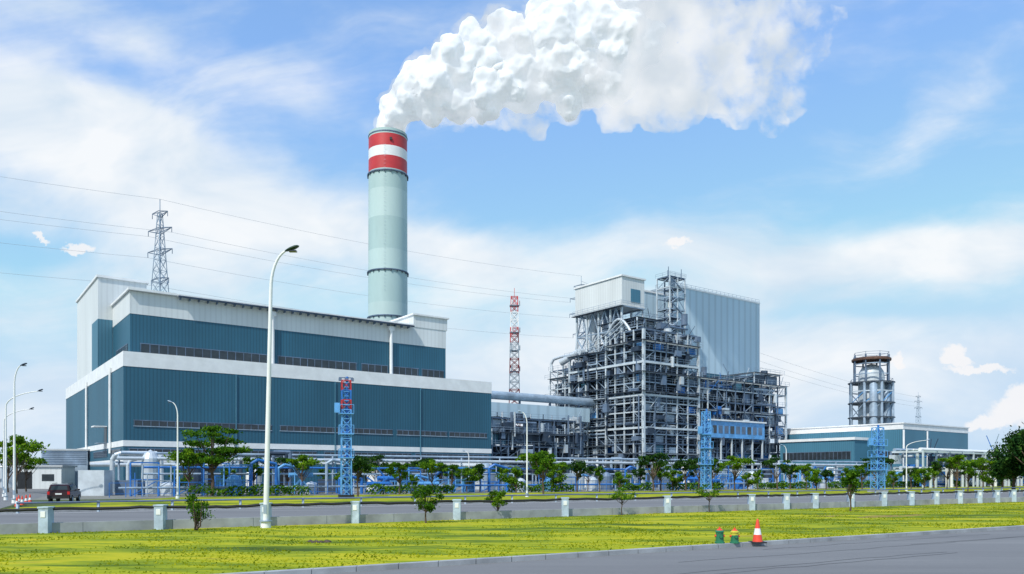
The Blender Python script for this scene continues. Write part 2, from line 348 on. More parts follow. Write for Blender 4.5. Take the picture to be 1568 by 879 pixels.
rowt=[(325,90,None),(388,98,0),(462,98,2),(497,112,3),(548,86,1),(612,96,0),(596,118,2),(650,118,4),(692,104,0),(662,100,2),(735,112,1),(765,118,3),(832,98,0),(826,120,2),(884,108,1),(918,108,3),(948,110,5),(1000,112,4),(1012,118,0),(1050,118,1),(1125,118,2),(1160,125,3),(1190,122,4),(1235,125,2),(1300,108,3),(1320,128,0),(1368,130,5),(1395,128,1),(1430,130,3),(1482,112,0),(1505,130,2),(300,106,2),(355,112,5),(420,112,3),(40,112,2),(12,108,2),(575,115,4),(715,110,5),(860,118,2),(980,125,1),(1090,126,0),(1265,128,1),(1450,128,4),
      (270,100,5),(345,98,5),(440,106,4),(520,104,5),(560,108,2),(630,108,5),(675,112,1),(790,106,5),(845,112,5),(900,116,4),(1030,122,5),(1070,116,4),(1145,116,5),(1210,130,1),(1250,118,5),(1340,120,4),(1415,120,5),(1465,124,2),(1520,124,5)]
for px,Y,k in rowt:
    if k is None: put('shade_tree',T_umb,px,Y,.92,.4)
    else: put('garden_tree',T_row[k],px,Y,.72+.38*R.random(),sx=.9+.3*R.random())
put('garden_tree',T_row[2],25,100,1.35); put('garden_tree',T_row[2],290,90,1.0)
put('leafy_tree',T_big,1552,118,1.0); put('leafy_tree',T_big,1590,112,1.15); put('leafy_tree',T_big,1535,150,.7)
put('shrub',T_shrub,300,33.5,.95); put('young_tree',T_near[1],652,38.5,1.08); put('young_tree',T_near[0],762,43,1.0)
put('young_tree',T_near[2],952,46,.98); put('young_tree',T_near[2],1086,50,1.05); put('young_tree',T_row[3],1302,51,.64)
mb=MB(); r=random.Random(5); vs=[];fs=[]
for i in range(16000):
    u=r.random(); x=-600+1500*u; y=420+80*r.random()+.12*x
    hh=7+3*math.sin(x*.05)+3*math.sin(x*.13+1)+2*r.random()
    z=hh*r.random(); s=1.1+1.2*r.random()
    q=Vector((r.gauss(0,1),r.gauss(0,1),r.gauss(0,1))).normalized(); a=q.orthogonal().normalized()*s; b_=q.cross(a)
    b=len(vs); p=Vector((x,y,z)); vs+=[p-a,p-b_*.8,p+a,p+b_*.8]; fs.append((b,b+1,b+2,b+3))
mb.add(vs,fs,leafC); mb.build('distant_tree_line')
mb=MB(); vs=[];fs=[]
for i in range(18000):
    x=-40+150*r.random(); a=107+2.2*r.random(); 
    if mn.noise(Vector((x*.12,0,0)))<-.1: continue
    p0=ln(a,x); z=.1+ (1.1+.8*mn.noise(Vector((x*.5,1,0))))*r.random()**.8; s=.16*(.6+.8*r.random())
    q=Vector((r.gauss(0,1),r.gauss(0,1),r.gauss(0,1)+.4)).normalized(); aa=q.orthogonal().normalized()*s; b_=q.cross(aa)
    b=len(vs); p=Vector((p0[0],p0[1],z)); vs+=[p-aa,p-b_*.6,p+aa,p+b_*.6]; fs.append((b,b+1,b+2,b+3))
mb.add(vs,fs,leafA); mb.build('hedge')
# ---------------- turbine hall
CA=(-59.6,120,0)
TH=empty('turbine_hall',CA,ANG)
mb=MB(); mb.box(0,68.7,0,66,0,20.9,blue); 
mb.box(2.4,62.7,8.1,64,20.9,32.4,blue); mb.box(0,8,23.5,49,20.85,37.6,white); mb.build('walls',TH)
mb=MB()
mb.band(0,68.7,0,66,19.2,21.5,.06,trimw)
mb.box(.0,68.7,.0,66,20.9,21.0,roofm)
mb.band(0,68.7,0,66,6.9,7.8,.05,trimw); mb.band(0,68.7,0,66,4.4,4.9,.05,trimw)
mb.band(2.4,62.7,8.1,64,28.9,32.6,.05,white)
mb.box(55,63.0,7.95,24,32.6,35.0,white)
mb.box(.0-.25,8.3,23.2,49.3,37.6,38.0,trimw)
mb.box(2.0,9.5,7.3,23.4,32.65,33.0,trimw)
mb.box(54.7,63.3,7.6,24.3,35.0,35.3,trimw)
mb.build('fascia',TH)
mb=MB(); mb.box(-.04,2.35,23.44,30,21.2,30.2,blue2); mb.build('side_cladding',TH)
mb=MB()
mb.add([(9.6,7.0,32.5),(54.6,7.0,32.5),(54.6,20,34.0),(9.6,20,34.0),(9.6,7.0,32.85),(54.6,7.0,32.85),(54.6,20,34.35),(9.6,20,34.35)],[(0,3,2,1),(4,5,6,7),(0,1,5,4),(1,2,6,5),(2,3,7,6),(3,0,4,7)],trimw)
mb.box(9.6,54.6,6.8,7.0,32.3,32.6,steelD)  # dark strip modelled in as the shadow line under the eave
x=10.0
while x<54.6:
    mb.box(x,x+.15,7.1,8.0,32.05,32.45,steelM); x+=1.5
mb.build('roof_eave',TH)
mb=MB()
def winstrip(mb,x0,x1,y,z0,z1,step=1.4,ax='x',d=.07):
    if ax=='x':
        mb.box(x0,x1,y-d,y-.003,z0,z1,glass); mb.box(x0-.1,x1+.1,y-d-.03,y-.004,z1,z1+.12,steelM)
        mb.box(x0-.1,x1+.1,y-d-.05,y-.004,z0-.12,z0,steelL)
        x=x0
        while x<=x1+.01: mb.box(x-.05,x+.05,y-d-.02,y-d,z0,z1,steelM); x+=step
    else:
        mb.box(y-d,y-.003,x0,x1,z0,z1,glass); mb.box(y-d-.03,y-.004,x0-.1,x1+.1,z1,z1+.12,steelM)
        x=x0
        while x<=x1+.01: mb.box(y-d-.02,y-d,x-.05,x+.05,z0,z1,steelM); x+=step
for a,b in [(4,25),(27,42.5),(43.6,49.2),(50.4,56.2),(57.0,62.2)]: winstrip(mb,a,b,8.1,22.3,24.1)
for a,b in [(1.5,23),(24.5,46),(47,58),(58.6,67.5)]: winstrip(mb,a,b,0,10.1,10.9,1.2)
for a,b in [(.8,12),(13.5,31),(32.5,50),(51,68)]: winstrip(mb,a,b,-.0,5.5,6.5,1.2)
for a,b in [(2,11),(14,28),(32,60)]: winstrip(mb,a,b,0,5.5,6.5,1.2,'y')
winstrip(mb,10,20,2.4,22.3,24.1,1.4,'y')
for a in (9,22,36,50,61): mb.box(a,a+4,-.08,-.003,0,4.2,dark); mb.box(a-.15,a+4.15,-.6,-.003,4.2,4.35,trimw)
mb.build('windows',TH)
mb=MB()
for u_,v_,z0,z1 in [(25.9,7.7,21.5,31.6),(49.8,7.7,21.5,31.6)]:
    mb.cyl((u_,v_,z0),(u_,v_,z1),.33,trimw); mb.cbox((u_,v_,z1),1.1,.7,.8,trimw)
mb.cyl((-.25,10,6),(-.25,10,20),.22,trimw); mb.cyl((-.25,35,6),(-.25,35,20),.22,trimw)
for u_ in (17,34.5,52): mb.cyl((u_,-.15,0),(u_,-.15,19.2),.09,blue2,n=6)
mb.build('downpipes',TH,True)
mb=MB(); mb.box(-2.0,-.02,14,17,10.5,10.7,trimw); mb.box(-.06,-.002,14.3,16.7,7.9,10.4,dark)
mb.box(-1.5,-.02,14,17,7.75,7.86,steelL)
for i in range(5): 
    u_=12+i*11; mb.cbox((u_,30+i%2*3,33.2),2.2,2.2,1.6,steelL); 
mb.build('canopy_and_vents',TH)
# ---------------- smokestack
SX,SY=-33.3,210
ST=empty('smokestack',(SX,SY,0))
mb=MB(); n=64
zs=[0,12,24,36,48,56.2,62,70.5,78,83]
Rr=lambda z: 5.32-.0022*z
for i in range(len(zs)-1):
    mb.lathe((0,0,0),[(Rr(zs[i]),zs[i]),(Rr(zs[i+1]),zs[i+1])],chim if i%2 else chimd,n)
for z0,z1,m in [(83,86.4,redp),(86.4,89.0,wpaint),(89.0,92.2,redp),(92.2,93.6,chimd)]:
    mb.lathe((0,0,0),[(Rr(z0),z0),(Rr(z1),z1)],m,n)
mb.lathe((0,0,0),[(Rr(93),93.6),(4.6,93.6),(4.55,88)],steelD,n)
mb.lathe((0,0,0),[(4.5,91),(0.01,91)],dark,n)
mb.build('shell',ST,True)
mb=MB()
for z,w in [(82.6,.35),(56.6,.35),(92.9,.12),(44.5,.3)]:
    mb.lathe((0,0,0),[(Rr(z)-.05,z-.3),(Rr(z)+w,z-.25),(Rr(z)+w,z),(Rr(z)-.05,z+.02)],steelM,n)
    if z<90:
        for i in range(20):
            t=i/20*6.283; rr=Rr(z)+w*.6
            mb.cbox((math.cos(t)*rr,math.sin(t)*rr,z-.4),.3,.3,.45,steelD)
for i in range(1,40):
    mb.beam((-.25,-5.4,50+i),(.25,-5.4,50+i),.04,steelL)
mb.cbox((1.6,-5.1,90.6),.6,.3,.7,dark)
mb.build('platform_rings',ST)
# ---------------- boiler structure
BH=empty('boiler_house',(31.9,190,0),ANG)
rb=random.Random(21)
FR=MB(); FL=MB(); EQ=MB(); RL=MB()
def rail(p,q,z,mb=None,m=steelL):
    mb=mb or RL
    p=Vector((p[0],p[1],z)); q=Vector((q[0],q[1],z)); n=max(1,int((q-p).length/2))
    for k in (.55,1.1): mb.beam(p+Vector((0,0,k)),q+Vector((0,0,k)),.06,m)
    for i in range(n+1):
        t=p.lerp(q,i/n); mb.beam(t,t+Vector((0,0,1.1)),.05,m)
def grid(u0,u1,nu,v0,v1,nv,z0,z1,dz,wc=.42,wb=.3,colm=steelW,bm=steelL,slab=.75,rails=True,brace=.4,pan=.2):
    us=[u0+(u1-u0)*i/nu for i in range(nu+1)]; vs=[v0+(v1-v0)*i/nv for i in range(nv+1)]
    nz=max(1,round((z1-z0)/dz)); zz=[z0+(z1-z0)*i/nz+(rb.uniform(-.35,.35) if 0<i<nz else 0) for i in range(nz+1)]
    for i,u in enumerate(us):
        for j,v in enumerate(vs):
            edge=i in(0,nu) or j in (0,nv)
            FR.beam((u,v,z0),(u,v,z1+.2),wc*(1 if edge else .8),colm if edge and rb.random()<.55 else steelM)
    for z in zz[1:]:
        lm=rb.choice([bm,bm,steelM,steelW,steelM])
        for j,v in enumerate(vs):
            FR.beam((u0,v,z),(u1,v,z),wb,lm if j in(0,nv) else steelM,h=wb*1.4)
        for i,u in enumerate(us):
            FR.beam((u,v0,z),(u,v1,z),wb,lm if i in(0,nu) else steelM,h=wb*1.4)
        for i in range(nu):
            for j in range(nv):
                if rb.random()<slab: FL.box(us[i]+.15,us[i+1]-.15,vs[j]+.15,vs[j+1]-.15,z+.22,z+.3,grat)
        if rails:
            e=rb.choice([.35,.35,1.1])
            if rb.random()<.85: rail((u0-e,v0-e),(u1+e*rb.random(),v0-e),z+.2,m=rb.choice([steelL,steelM,steelL]))
            if rb.random()<.85: rail((u0-e,v0-e),(u0-e,v1+e),z+.2,m=rb.choice([steelL,steelM,steelL]))
            if e>1:
                FL.box(u0-e,u1,v0-e,v0-.2,z+.1,z+.18,grat); FL.box(u0-e,u0-.2,v0,v1,z+.1,z+.18,grat)
    for k in range(nz):
        za,zb=zz[k],zz[k+1]
        for i in range(nu):
            if rb.random()<brace:
                if rb.random()<.5: FR.beam((us[i],v0,za),(us[i+1],v0,zb),wb*.7,bm)
                else: FR.beam((us[i+1],v0,za),(us[i],v0,zb),wb*.7,bm)
            if rb.random()<pan: EQ.box(us[i]+.3,us[i+1]-.3,v0+.6,v0+.8,za+.4,zb-.3,rb.choice([steelM,steelD,bluel,bluep,steelM,steelL,blue2]))
        for j in range(nv):
            if rb.random()<brace:
                if rb.random()<.5: FR.beam((u0,vs[j],za),(u0,vs[j+1],zb),wb*.7,bm)
                else: FR.beam((u0,vs[j+1],za),(u0,vs[j],zb),wb*.7,bm)
            if rb.random()<pan: EQ.box(u0+.6,u0+.8,vs[j]+.3,vs[j+1]-.3,za+.4,zb-.3,rb.choice([steelM,steelD,steelD,blue2,steelM,bluel]))
def junk(u0,u1,v0,v1,z0,z1,n,mats=(steelL,steelM,steelD,silver,steelM,steelD)):
    for i in range(n):
        u=rb.uniform(u0,u1); v=rb.uniform(v0,v1); z=rb.uniform(z0,z1); k=rb.random(); m=rb.choice(mats)
        if k<.22: EQ.cyl((u,v,z),(u,v,min(z1,z+rb.uniform(3,12))),rb.uniform(.1,.32),m,n=8)
        elif k<.42: EQ.cyl((u,v,z),(min(u1,u+rb.uniform(3,12)),v,z),rb.uniform(.1,.32),m,n=8)
        elif k<.62: EQ.cyl((u,v,z),(u,min(v1,v+rb.uniform(3,12)),z),rb.uniform(.1,.32),m,n=8)
        elif k<.75: EQ.cbox((u,v,z),rb.uniform(.8,3),rb.uniform(.8,3),rb.uniform(.8,2.5),m)
        elif k<.82: EQ.cyl((u,v,z),(u,v,z+rb.uniform(1.5,3)),rb.uniform(.5,1.0),m,n=14)
        elif k<.92: EQ.beam((u,v,z),(u+rb.uniform(-4,4),v,z+rb.uniform(2,5)),.12,m)
        else: EQ.beam((u,v,z),(u,v+rb.uniform(-4,4),z+rb.uniform(2,5)),.12,m)
grid(0,20,5,0,13,4,0,38,2.5,wc=.30,wb=.19)
grid(0,20,5,13,27.3,4,0,34,2.5,wc=.30,wb=.19)
grid(4,13,3,6,20,3,38,42,2.4,wc=.24,wb=.18)
grid(20,57.7,10,0,20,3,0,27.5,2.8,wc=.28,wb=.19,slab=.6)
grid(1,16,3,27.3,37,3,0,31.5,2.7,wc=.28,wb=.18,brace=.5)
for u in (0,20): FR.beam((u,-.1,0),(u,-.1,38),.62,steelW)
FR.beam((57.7,-.1,0),(57.7,-.1,28),.5,steelW); FR.beam((-.1,27.3,0),(-.1,27.3,34),.5,steelW); FR.beam((-.1,13,0),(-.1,13,38),.45,steelW)
for z in (14,22,30): FR.beam((-.2,-.2,z),(20.2,-.2,z),.4,steelW,h=.5); FR.beam((-.2,-.2,z),(-.2,27.4,z),.4,steelW,h=.5)
EQ.box(3.5,16.5,3,24,9,33.5,steelM); EQ.box(5,15,6,22,33.5,37.4,steelD); EQ.box(7,17,2.2,12,24,37,steelD)
EQ.box(22,55,5,18,2,24,steelD); EQ.box(28,33,8,14,22,30,steelM)
EQ.box(2,14,28.5,36,4,28,steelD)
junk(-.3,20,-.3,5,1,38,240); junk(-.6,4,0,27,1,33,280); junk(20,57,-.3,6,1,27,320,(steelL,steelM,steelD,silver,bluep,steelM)); junk(1,5,27,36,1,33,100)
junk(3,20,3,12,37,42,50); junk(20,57,4,18,26,30,45)
EQ.cyl((1,25,35.5),(12,25,35.5),1.0,silver,n=16); EQ.cyl((1,25,35.5),(-1,30,33),.9,silver,n=16)
EQ.tube([Vector(p) for p in [(0,35,31),(0,35.4,33.4),(.2,34.6,34.6),(.5,32,35),(.5,26,35)]],.38,silver,n=12)
EQ.tube([Vector((2,6+2*i*.6,38+4.2*math.sin(i*.4))) for i in range(8)],.35,silver,n=12)
for k in (0,1.2,2.4):
    FR.tube([Vector((-.3,20-2.2*i,34.5+k+ (i/6)**1.8*4.5)) for i in range(7)],.11,steelW,n=6)
PH=MB(); PH.box(3,11.2,10.5,28.6,46,53.4,white); PH.box(2.7,11.5,10.2,28.9,53.4,53.8,trimw); PH.box(3,11.2,10.4,10.47,46.0,46.4,trimw)
PH.box(6.2,9.6,10.40,10.48,47.2,50.6,blue2); PH.band(3,11.2,10.5,28.6,45.7,46.0,.15,steelL)
for v in (10.8,15,19.5,24,28.3):
    for u in (3.3,10.9):
        FR.beam((u,v,33.5),(u,v,46),.42,steelW)
for v0,v1 in ((10.8,15),(15,19.5),(19.5,24),(24,28.3)):
    FR.beam((3.3,v0,34),(3.3,v1,40),.26,steelL); FR.beam((3.3,v1,34),(3.3,v0,40),.26,steelL)
    FR.beam((3.3,v0,40),(3.3,(v0+v1)/2,45.8),.26,steelL); FR.beam((3.3,v1,40),(3.3,(v0+v1)/2,45.8),.26,steelL); FR.beam((3.3,v0,40),(3.3,v1,40),.3,steelL)
for v in (11,28): FR.beam((3.3,v,40),(10.9,v,45.8),.26,steelL); FR.beam((3.3,v,40),(10.9,v,40),.3,steelL)
rail((2.3,10),(2.3,29),46); rail((2.3,10),(11.7,10),46); FL.box(1.9,3,9.8,29,45.6,45.75,grat)
EQ.cyl((7,18,38),(7,18,46),2.6,steelM,n=18); EQ.cyl((7,25,34),(7,25,46),1.6,silver,n=18)
PH.box(41.8,84.1,28,56,34.5,60,pane); PH.box(41.84,84.06,28.04,55.96,20,34.5,blue); PH.band(41.8,84.1,28,56,59.7,60.2,.12,trimw)
PH.box(41.7,41.8,28.0,41,34.5,59.6,white)
PH.box(26,41.5,30,36,34,57,pane); PH.box(25.8,41.7,29.8,36.2,57,57.5,trimw)
PH.box(20,80,21,27.8,6,24,steelD)
rail((42,28.1),(84,28.1),60)
sx0,sx1,sv0,sv1=32.5,39,21,26
grid(sx0,sx1,2,sv0,sv1,1,27,60,3.0,wc=.32,wb=.2,colm=steelW,slab=.8,brace=.8,pan=.1)
for k in range(9):
    z=28+k*3.5; 
    a,b=((33,sv0-.2,z),(38.5,sv0-.2,z+3.5)) if k%2 else ((38.5,sv0-.2,z),(33,sv0-.2,z+3.5))
    FR.beam(a,b,.4,steelL,h=.14)
for q in ((33,22),(36,25),(38.5,22)): FR.beam((q[0],q[1],60),(q[0],q[1],63),.14,steelM)
rail((sx0,sv0),(sx1,sv0),60)
grid(46,57.7,2,2,16,2,27.5,31,3.0,wc=.26,wb=.18,slab=.5)
PH.box(23,46,-1.4,4,12.2,16.6,bluel); PH.box(22.6,46.4,-1.8,4.4,16.6,17.0,trimw); 
for i in range(9): PH.box(24+i*2.4,25.6+i*2.4,-1.46,-1.402,13.4,15.4,steelM if i%3 else glass)
for i in range(6): FR.beam((23.5+i*4.4,-1,0),(23.5+i*4.4,-1,12.2),.35,steelW)
for i in range(12):
    u=i*4.8; EQ.box(u,u+3.6,-.9,-.7,1+.4*(i%3),3.6+.8*(i%2),rb.choice([trimw,steelL,silver]))
FR.build('steel_frame',BH); FL.build('floors',BH); EQ.build('equipment',BH); RL.build('handrails',BH); PH.build('cladding',BH)
# ---------------- connecting gallery
CG=empty('conveyor_gallery',CA,ANG)
FR=MB(); FL=MB(); EQ=MB(); RL=MB()
grid(69.5,106,8,14,26,2,0,15.5,3.1,wc=.3,wb=.2,colm=steelM,bm=steelM,slab=.8,brace=.5)
EQ.box(71,104,17,25,1,9,steelD); EQ.box(74,98,16,24,10,14,steelM)
EQ.box(69,112,18,19,16,19.5,pane)
EQ.cyl((64,20,21.4),(115,20,21.4),1.0,steelL,n=16); 
for i in range(5): FR.beam((72+i*9.5,20,15),(72+i*9.5,20,20.4),.4,steelM)
junk(69.5,106,13,17,1,17,150)
FR.build('frame',CG); FL.build('floors',CG); EQ.build('duct_and_equipment',CG); RL.build('handrails',CG)
# ---------------- pipe racks right
PR=empty('pipe_rack',(100,166,0),ANG)
FR=MB(); FL=MB(); EQ=MB(); RL=MB()
grid(-32,60,18,-3,3,1,0,6.8,3.4,wc=.28,wb=.22,colm=steelW,bm=steelW,slab=.3,rails=False,brace=.15,pan=.05)
for k in range(5):
    for z in (3.8,7.2): EQ.cyl((-32,-2.4+k*1.2,z),(60,-2.4+k*1.2,z),rb.choice([.15,.25,.35]),rb.choice([silver,wpaint,steelL]),n=8)
for i in range(14):
    u=-30+i*6.4; EQ.tube([Vector((u,-3.4,0)),Vector((u,-3.4,3+i%3)),Vector((u+1.8,-3.4,3+i%3)),Vector((u+1.8,-3.4,0))],.28,rb.choice([wpaint,silver,silver]),n=8)
junk(-32,60,-3,3,.5,6.5,130,(silver,steelM,steelD,steelL,bluep))
FR.build('frame',PR); FL.build('decks',PR); EQ.build('pipes',PR)
PR=empty('pipe_rack',(128,196,0),ANG)
FR=MB(); FL=MB(); EQ=MB(); RL=MB()
grid(0,48,9,-2,3,1,0,9.5,3.2,wc=.3,wb=.24,colm=steelW,bm=steelW,slab=.3,rails=True,brace=.25,pan=.1)
for k in range(4):
    for z in (3.6,6.8,10): EQ.cyl((0,-1.8+k*1.2,z),(50,-1.8+k*1.2,z),.28,rb.choice([silver,wpaint]),n=8)
for u,h in ((6,8),(13,6.5),(20,9),(30,7),(38,8.5)): EQ.lathe((u,-5,0),[(1.7,0),(1.7,h),(1.0,h+.7),(.01,h+.9)],rb.choice([wpaint,silver]),18)
FR.build('frame',PR); FL.build('decks',PR); EQ.build('pipes',PR); RL.build('handrails',PR)
# ---------------- low workshop
LW=empty('workshop_building',(100,200,0),ANG)
mb=MB(); mb.box(0,36,0,36,0,14.2,blue2); mb.box(-.3,36.3,-.3,36.3,15.6,15.9,trimw); mb.box(-.06,36.06,-.06,36.06,14.2,15.6,trimw)
mb.box(-9,-.1,8,30,0,11.5,blue2); mb.box(-9.3,-.12,7.7,30.3,11.5,12.2,trimw); mb.build('walls',LW)
mb=MB(); winstrip(mb,2,34,0,8.2,9.2,1.5); winstrip(mb,1,7.2,0,6.5,8.5,1.2,'y'); winstrip(mb,9,29,-9,6.5,8.5,1.2,'y')
for a in (4,14,24): mb.box(a,a+5,-.07,-.003,0,5,dark)
mb.cyl((-.3,-.3,0),(-.3,-.3,14),.25,trimw); mb.cyl((12,-.3,0),(12,-.3,14),.2,trimw); mb.build('windows',LW)
SH=empty('process_shed',(148,212,0),ANG)
mb=MB(); mb.box(0,50,0,20,0,8.5,white); mb.box(-.3,50.3,-.3,20.3,8.5,9.3,trimw); winstrip(mb,2,48,0,4,5.5,1.6); mb.build('walls',SH)
# ---------------- absorber vessel
AT=empty('absorber_tower',(124,270,0),ANG)
mb=MB()
for i in range(8):
    t=i/8*6.283+.2; x,y=math.cos(t)*7.0,math.sin(t)*7.0
    k=.82; xt,yt=x*k,y*k
    mb.cyl((x,y,0),(x,y,34),.45,steelL,n=8); mb.cyl((xt,yt,33.8),(xt,yt,43.5),.3,steelM,n=8)
    t2=(i+1)/8*6.283+.2; x2,y2=math.cos(t2)*7.0,math.sin(t2)*7.0
    for z in (12,17,22,27,31,34): mb.beam((x,y,z),(x2,y2,z),.34,steelW)
    for z in (37,40.5): mb.beam((xt,yt,z),(x2*k,y2*k,z),.3,steelL)
    mb.beam((x,y,22),(x2,y2,27),.2,steelL); mb.beam((x,y,27),(x2,y2,31),.2,bluel)
    for z in (35.2,43.6,44.4): kk=1 if z<36 else k; mb.beam((x*kk,y*kk,z),(x2*kk,y2*kk,z),.1,steelM)
    mb.beam((x,y,34),(x,y,35.2),.1,steelM); mb.beam((xt,yt,43),(xt,yt,44.5),.1,steelM)
for z in (22,27,34): mb.lathe((0,0,z),[(4.3,0),(7.5,0),(7.5,.25),(4.3,.25)],grat,24)
mb.lathe((0,0,41.6),[(6.2,0),(6.3,.2),(6.3,.8),(5.6,1.1),(0.01,1.4)],rust,24)
mb.build('frame',AT)
mb=MB(); mb.lathe((0,0,0),[(4.2,0),(4.2,36),(3.9,38),(3.0,39.5),(1.5,40.4),(.01,40.8)],steelW,28)
for x,y,r_,h in [(-5,-3.5,1.3,33),(5,-3,1.2,33),(0,-5.3,1.1,30)]: mb.lathe((x,y,0),[(r_,0),(r_,h),(r_*.6,h+1),(.01,h+1.3)],steelL,14)
mb.build('vessels',AT,True)
# ---------------- lattice masts
def lattice(mb,x,y,z0,z1,w0,w1,ns,t,mf):
    for k in range(ns):
        a=z0+(z1-z0)*k/ns; b=z0+(z1-z0)*(k+1)/ns; wa=w0+(w1-w0)*k/ns; wb_=w0+(w1-w0)*(k+1)/ns; m=mf(k)
        ca=[(x+sx*wa/2,y+sy*wa/2,a) for sx,sy in((-1,-1),(1,-1),(1,1),(-1,1))]; cb=[(x+sx*wb_/2,y+sy*wb_/2,b) for sx,sy in((-1,-1),(1,-1),(1,1),(-1,1))]
        for i in range(4):
            j=(i+1)%4; mb.beam(ca[i],cb[i],t,m); mb.beam(ca[i],cb[j],t*.6,m); mb.beam(ca[j],cb[i],t*.6,m); mb.beam(cb[i],cb[j],t*.7,m)
TM=empty('telecom_tower',(.8,262,0))
mb=MB(); lattice(mb,0,0,0,62,4.4,2.2,24,.28,lambda k: redp if (k//2)%2 else wpaint); mb.beam((0,0,62),(0,0,65),.15,redp)
for z in (59,50,44,37): 
    mb.cbox((0,0,z),3.2,3.2,.15,steelL)
    for i in range(3): mb.cbox((math.cos(i*2.1)*1.8,math.sin(i*2.1)*1.8,z+1),.35,.35,1.6,wpaint)
mb.build('lattice',TM)
def pylon_mesh():
    mb=MB(); lattice(mb,0,0,0,50,8,3.6,8,.18,lambda k:steelL); lattice(mb,0,0,50,76,3.6,.9,8,.14,lambda k:steelL); mb.beam((0,0,76),(0,0,80),.16,steelL)
    for z,w in ((76.2,3.0),(71.5,4.6),(65.5,4.8),(57.5,3.4)):
        for s in(-1,1):
            for sy in(-.5,.5): mb.beam((0,sy,z-1.2),(s*w,0,z),.16,steelM); mb.beam((0,sy,z+.4),(s*w,0,z+.05),.14,steelM)
            mb.cyl((s*w,0,z),(s*w,0,z-1.4),.1,steelM,n=6)
    return mb
pd=Vector((126,85,0)).normalized(); pang=math.radians(155)
P=[(-225,135),(-99,220),(27,305)]
me=None
for p in P:
    e=empty('transmission_pylon',(p[0],p[1],0),pang)
    if me is None: o=pylon_mesh().build('lattice',e); me=o.data
    else: o=link(D.objects.new('lattice',me)); o.parent=e
mb=MB()
for k in range(2):
    a,b=Vector((*P[k],0)),Vector((*P[k+1],0)); nrm=Vector((math.cos(pang),math.sin(pang),0))
    for z,w in ((80,0),(70.1,4.6),(70.1,-4.6),(64.1,4.8),(56.1,3.4)):
        pts=[]
        for i in range(17):
            t=i/16; q=a.lerp(b,t)+nrm*w; q.z=z-9*t*(1-t); pts.append(q)
        mb.tube(pts,.032,wire,n=4)
mb.build('power_lines')
e=empty('transmission_pylon',(322,620,0),.3); o=link(D.objects.new('lattice',me)); o.parent=e; e.scale=(.8,.8,.85)
mb=MB()
for z,w in ((60,-3),(56,3),(64,0)):
    a=Vector((322+w,620,z)); b=Vector((27,305,z+14)); pts=[]
    for i in range(15): t=i/14; q=a.lerp(b,t); q.z-=24*t*(1-t); pts.append(q)
    mb.tube(pts,.05,wire,n=4)
mb.build('power_lines')
def bluemast(px,Y,h,w,redtop):
    e=empty('lattice_mast',((px-784)/F*Y,Y,0),.3); mb=MB()
    ns=int(h/1.0)
    lattice(mb,0,0,.3,h,w,w*.85,ns,.10,lambda k: (redp if (k%2) else bluep) if (redtop and k>ns*.74) else bluel)
    for z in (h*.35,h*.55,h*.72):
        mb.cbox((0,0,z),w*1.4,w*1.4,.1,bluel)
        for s in(-1,1):
            for t in (-1,1): mb.beam((s*w*.7,t*w*.7,z),(s*w*.7,t*w*.7,z+.9),.05,bluel)
            mb.beam((s*w*.7,-w*.7,z+.9),(s*w*.7,w*.7,z+.9),.05,bluel); mb.beam((-w*.7,s*w*.7,z+.9),(w*.7,s*w*.7,z+.9),.05,bluel)
    for i in range(int(h/.45)): mb.beam((-.25,-w*.5-.02,.5+i*.45),(.25,-w*.5-.02,.5+i*.45),.05,bluel)
    mb.cyl((.1,0,.3),(.1,0,h+.4),.14,bluep,n=8); mb.cbox((0,0,.25),w*1.5,w*1.5,.5,dark if redtop else conc)
    if redtop:
        mb.beam((-.7,0,h+.3),(.7,0,h+.3),.08,steelM)
        for q in (-.6,0,.6): mb.cbox((q,-.1,h+.1),.3,.25,.3,steelM)
    mb.cbox((-w*.9,0,h*.72+.6),.5,.4,1.0,bluel)
    mb.build('mast',e)
bluemast(530,79,12.0,1.0,True); bluemast(1081,108,11.2,1.0,False); bluemast(1344,108,9.0,1.25,False)
